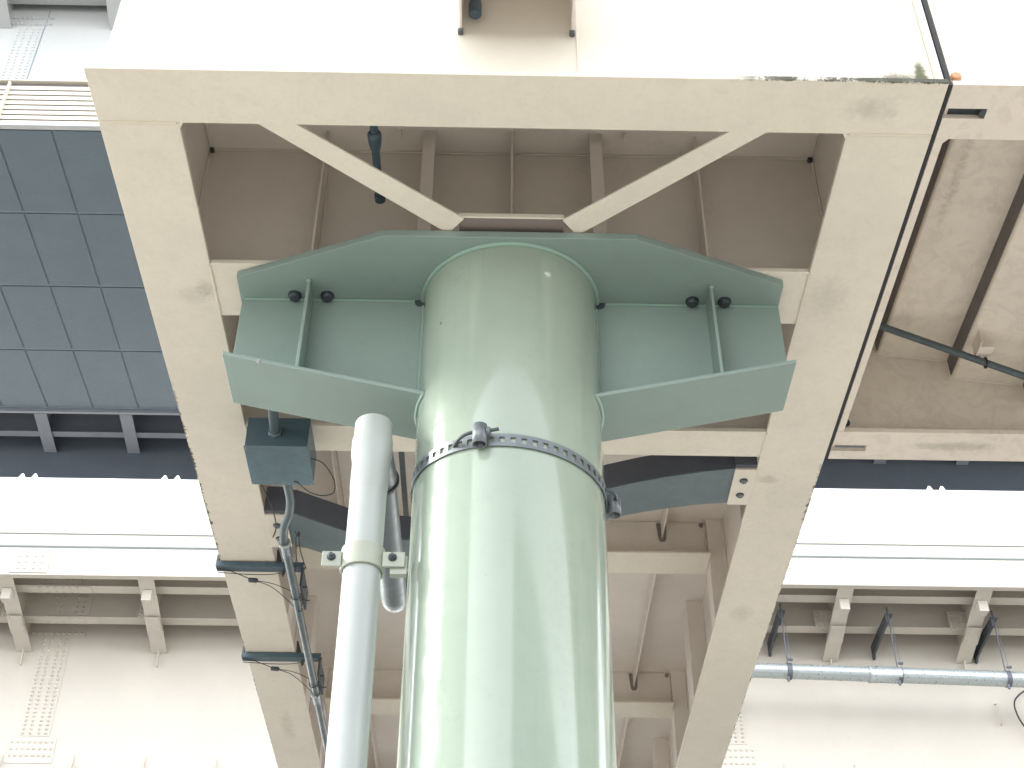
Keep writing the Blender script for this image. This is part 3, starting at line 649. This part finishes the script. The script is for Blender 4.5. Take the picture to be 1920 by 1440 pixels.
# big vertical web splices
for (xc, top) in ((-9.72, 15.42), (5.15, 15.42)):
    q = MB(); xw = .33
    q.box(xc - .62, xc + .62, 27.985, 27.999, top - .50, top); bolt_rows(q, xc - .53, .133, 9, top - .42, .30, 2, 27.985, .04)
    q.box(xc - xw, xc + xw, 27.985, 27.999, 12.56, top - .55)
    for j in range(24):
        for dx in (-.24, -.09, .09, .24): q.dome((xc + dx, 27.985, 12.62 + .096 * j), (0, -1, 0), .036, .042, 8)
    q.box(xc - .50, xc + .50, 27.985, 27.999, 11.95, 12.52)
    for j in range(3):
        for i in range(8): q.dome((xc - .42 + .12 * i, 27.985, 12.42 - .15 * j), (0, -1, 0), .035, .03, 8)
    q.build('splice_plate', M['viaduct'], web)
for k in range(38):
    x = -28.3 + 1.5 * k + .02
    if abs(x) < 16: MB().prism([(27.999, 11.4), (27.80, 11.4), (27.985, 12.13), (27.999, 12.13)], 0, x - .012, x + .012).build('fin', M['viaduct'], web)
MB().tube([(11.0, 27.99, 13.55), (11.02, 27.9, 13.53), (11.03, 27.88, 13.1), (11.04, 27.99, 13.06)], .018, 8).build('grab_bar', M['viaduct'], web)
for x in (-26, 26):
    MB().box(x - 1.2, x + 1.2, 30, 33.5, -1.6, 11.33).build('pier', M['ground'], VB, bev=.1)
tag(MB().tube(smooth([(12.2, 27.9, 13.95), (11.75, 27.85, 13.85), (11.42, 27.85, 13.6), (11.38, 27.85, 13.3), (11.5, 27.85, 12.95), (11.8, 27.86, 12.6), (12.3, 27.9, 12.4)]), .018, 8).build('cable', M['rubber'], org=(11.7, 27.85, 13.3)), 'dark cable loop hanging below the drain pipe at the far right edge', 'cable')
# drain pipe and hangers
DR = thing('drain_pipe', (8, 26.6, 13.5), 'long galvanised drain pipe slung below the brackets of the cream viaduct', 'drain pipe')
MB().tube([(4.0, 26.6, 13.63), (8.1, 26.6, 13.53)], .158, 28).tube([(8.1, 26.6, 13.53), (16, 26.6, 13.33)], .165, 28).build('pipe', M['steelpipe'], DR)
MB().tube([(7.92, 26.6, 13.534), (7.97, 26.6, 13.533), (7.98, 26.6, 13.533), (8.6, 26.6, 13.518), (8.62, 26.6, 13.517)], [.185, .19, .178, .178, .166], 28).build('coupling', M['steelpipe'], DR)
hg = thing('pipe_hanger', (6.25, 26.6, 13.57), 'dark pipe hanger arm with thin rods, nearest the right beam', 'pipe hanger', 'pipe hangers of the drain pipe')
arm = MB().prism([(26.55, 15.02), (26.55, 14.80), (27.85, 14.72), (27.90, 14.64), (27.99, 14.64), (27.99, 14.98)], 0, 6.17, 6.22).box(6.22, 6.34, 26.55, 27.95, 14.99, 15.015).build('arm', M['dark'], hg, bev=.006)
MB().cyl((6.16, 26.75, 14.9), (6.168, 26.75, 14.9), .03, 12).cyl((6.16, 27.1, 14.9), (6.168, 27.1, 14.9), .02, 12).build('arm_hole', M['strap'], arm)
MB().tube([(6.25, 26.6, 15.2), (6.25, 26.6, 14.75)], .022, 8).tube([(6.25, 26.60, 14.8), (6.25, 26.62, 13.73)], .016, 8).build('rod', M['arch_dark'], hg)
MB().tube([(6.30, 26.6, 14.8), (6.33, 26.6, 13.73)], .006, 6).build('wire', M['pvc_dark'], hg)
MB().tube([(6.2, 26.6, 13.575), (6.3, 26.6, 13.5725)], .176, 28).tube([(6.22, 26.42, 13.76), (6.32, 26.42, 13.76)], .03, 8).tube([(6.2, 26.5, 13.40), (6.2, 26.5, 13.3)], .03, 8).build('clamp_band', M['arch_dark'], hg)
for dx, dz, lab in ((2.32, -.058, 'dark pipe hanger arm with thin rods, the middle one of three'), (4.6, -.115, 'dark pipe hanger arm with thin rods, nearest the right edge of the photo')):
    c = copy_tree(hg, hg.location + Vector((dx, 0, dz))); c['label'] = lab

# ================================================================== HIGH VIADUCT A (upper left)
VA = thing('viaduct', (0, 28, -1.6), 'high pale viaduct at upper left with louvred edge and slate-blue soffit panels', 'viaduct')
YA = 23.15
wa = MB().box(XA, XB, YA, YA + .03, 27.0, 32.4).build('girder_web', M['viaduct2'], VA)
MB().box(XA, XB, 19.6, 38.0, 32.4, 32.7).build('deck', M['viaduct2'], VA)
MB().box(XA, XB, 19.5, 19.6, 31.3, 34).build('parapet', M['viaduct2'], VA)
for yy, zb in ((21.2, 31.2),):
    s = MB().box(XA, XB, yy - .007, yy + .007, zb + .02, 32.39).build('stringer', M['viaduct2'], VA)
    MB().box(XA, XB, yy - .15, yy + .15, zb, zb + .02).build('bottom_flange', M['viaduct2'], s)
s = MB().box(XA, XB, YA - .5, YA - .2, 31.0, 31.02).box(XA, XB, YA - .36, YA - .34, 31.02, 32.39).build('stringer', M['viaduct2'], VA)
for k in range(22):
    x = -10.15 - 2.98 * 6 + 2.98 * k
    if x > XB: break
    b = MB().prism([(19.62, 31.4), (YA - .001, 30.25), (YA - .001, 32.39), (19.62, 32.39)], 0, x - .01, x + .01).build('bracket', M['viaduct2'], VA)
    MB().add([(x + sx * .19, y, z + dz) for (y, z) in ((19.61, 31.39), (YA - .01, 30.24)) for dz in (-.025, 0) for sx in (-1, 1)],
             [(0, 1, 5, 4), (2, 6, 7, 3), (0, 4, 6, 2), (1, 3, 7, 5), (0, 2, 3, 1), (4, 5, 7, 6)]).build('bottom_flange', M['viaduct2'], b)
q = MB(); xc = -12.45
for j in range(2):
    for i in range(9): q.dome((xc - .5 + .125 * i, YA - .012, 31.0 + .25 * j - .6), (0, -1, 0), .045, .035, 8)
q.box(xc - .35, xc + .35, YA - .012, YA - .001, 27.95, 30.25)
for j in range(18):
    for dx in (-.26, -.1, .1, .26): q.dome((xc + dx, YA - .012, 28.05 + .125 * j), (0, -1, 0), .04, .035, 8)
q.box(xc - .6, xc + .6, YA - .012, YA - .001, 27.55, 27.9)
for j in range(2):
    for i in range(9): q.dome((xc - .52 + .13 * i, YA - .012, 27.62 + .17 * j), (0, -1, 0), .04, .035, 8)
q.build('splice_plate', M['viaduct2'], wa)
MB().box(xc + .36, xc + .385, YA - .004, YA - .0005, 28.0, 31.0).build('web_seam', M['seam'], wa)
MB().prism([(YA, 27.5), (YA - .12, 27.5), (YA - .02, 27.95), (YA, 27.95)], 0, -11.52, -11.49).build('fin', M['viaduct2'], wa)
# louvres
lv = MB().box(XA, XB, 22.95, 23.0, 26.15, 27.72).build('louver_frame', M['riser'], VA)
for k in range(8):
    z = 26.20 + .185 * k
    MB().prism([(22.945, z), (22.925, z), (22.925, z + .13), (22.945, z + .13)], 0, XA, XB).build('louver_slat', M['louver'], lv)
MB().box(XA, XB, 22.84, 22.999, 27.74, 27.78).build('louver_cap', M['louver'], lv)
MB().box(-12.36, -12.30, 22.84, 22.93, 26.2, 27.7).build('louver_post', M['louver'], lv)
MB().box(XA, XB, 22.85, 22.99, 26.08, 26.15).build('louver_sill', M['viaduct2'], lv)
# soffit panels: rows along x with narrow joints
Ys = [23.0, 25.86, 28.68, 31.45, 34.25]
sofit = MB().box(XA, XB, 23.01, 34.3, 26.135, 26.16).build('soffit', M['seam'], VA)
pm = MB(); x0 = -12.39 - 1.395 * 13
for i in range(46):
    for j in range(4):
        xa = x0 + 1.395 * i
        pm.box(xa + .022, xa + 1.395 - .022, Ys[j] + .04, Ys[j + 1] - .04, 26.10, 26.13)
pm.build('soffit_panels', M['panel'], sofit, bev=.012)
jm = MB()
for i in range(47): jm.box(x0 + 1.395 * i - .006, x0 + 1.395 * i + .006, 23.05, 34.25, 26.128, 26.1345)
jm.build('panel_joints', M['arch_dark'], sofit)
MB().box(XA, XB, 34.3, 34.4, 26.0, 26.16).build('soffit_edge', M['navyc'], VA)
for x in (-26, 27):
    MB().box(x - 1.5, x + 1.5, 24, 25.6, -1.6, 26.0).build('pier', M['ground'], VA, bev=.1)

# ================================================================== HIGH VIADUCT C (beyond A)
VC = thing('viaduct', (0, 42, -1.6), 'high girder, shade painted in as navy, with narrow brackets just past the slate-blue soffit panels', 'viaduct')
wc = MB()
notch = []
xs_ = sorted([-22.1, -21.7, -16.73, -16.28, -11.7, -11.25, 15.5, 15.95, 21, 21.4])
poly = [(XA - 10, 28.05)]
for x in xs_: poly += [(x - .12, 28.05), (x - .03, 28.22), (x + .03, 28.22), (x + .12, 28.05)]
poly += [(XB + 10, 28.05), (XB + 10, 31.2), (XA - 10, 31.2)]
wc.prism(poly, 1, 40.85, 40.9).build('girder_web', M['navy'], VC)
MB().box(XA - 10, XB + 10, 39.0, 43.5, 31.2, 31.5).build('deck', M['navyc'], VC)
MB().box(XA - 10, XB + 10, 38.9, 39.0, 29.50, 33).build('parapet', M['navyc'], VC)
MB().box(XA - 10, XB + 10, 38.8, 38.899, 29.46, 29.56).build('fascia_lip', M['viaduct2'], VC)
MB().box(XA - 10, XB + 10, 39.9, 40.2, 29.35, 29.38).box(XA - 10, XB + 10, 40.04, 40.06, 29.38, 31.19).build('stringer', M['navyc'], VC)
for k in range(25):
    x = -15.93 + 2.98 * (k - 8)
    b = MB().prism([(39.01, 29.5), (40.84, 29.16), (40.84, 31.19), (39.01, 31.19)], 0, x - .01, x + .01).build('bracket', M['navyc'], VC)
    MB().add([(x + sx * .22, y, z + dz) for (y, z) in ((39.01, 29.49), (40.84, 29.15)) for dz in (-.025, 0) for sx in (-1, 1)],
             [(0, 1, 5, 4), (2, 6, 7, 3), (0, 4, 6, 2), (1, 3, 7, 5), (0, 2, 3, 1), (4, 5, 7, 6)]).build('bottom_flange', M['navyc'], b)
for x in (-30, 30):
    MB().box(x - 1.5, x + 1.5, 41.2, 43, -1.6, 31).build('pier', M['ground'], VC, bev=.1)

# ================================================================== BUILDINGS BEHIND THE PHOTOGRAPHER (added, unseen, to shape reflections in the column)
def office(name, x0, x1, y0, y1, h, lab, mat, face):
    b = thing(name, ((x0 + x1) / 2, (y0 + y1) / 2, -1.6), lab, 'added building')
    MB().box(x0, x1, y0, y1, -1.6, h).build('wall', M[mat], b)
    MB().box(x0 - .3, x1 + .3, y0 - .3, y1 + .3, h + .002, h + .6).build('roof_parapet', M['ground'], b)
    n = int((h + 1.6) / 3.4)
    for k in range(n):
        z = -1.6 + 3.4 * k + 1.0
        if face == 'N':
            f = MB().box(x0 + 1, x1 - 1, y1 + .003, y1 + .05, z, z + 1.7).build('window_band', M['dark'], b)
            mb = MB(); i = x0 + 1
            while i < x1 - 1: mb.box(i, i + .08, y1 + .051, y1 + .1, z, z + 1.7); i += 1.6
            mb.build('mullion', M['ground'], f)
        else:
            f = MB().box(x1 + .003, x1 + .05, y0 + 1, y1 - 1, z, z + 1.7).build('window_band', M['dark'], b)
            mb = MB(); i = y0 + 1
            while i < y1 - 1: mb.box(x1 + .051, x1 + .1, i, i + .08, z, z + 1.7); i += 1.6
            mb.build('mullion', M['ground'], f)
office('added_office_block', 2.5, 34, -34, -16, 16.5, 'brown-grey office block across the pavement behind the photographer, added unseen to shape reflections in the column', 'navyc', 'N')
office('added_office_block', -34, -18, -13, 1.0, 27, 'lower grey office block to the left of the photographer, added unseen to shape reflections in the column', 'navyc', 'E')
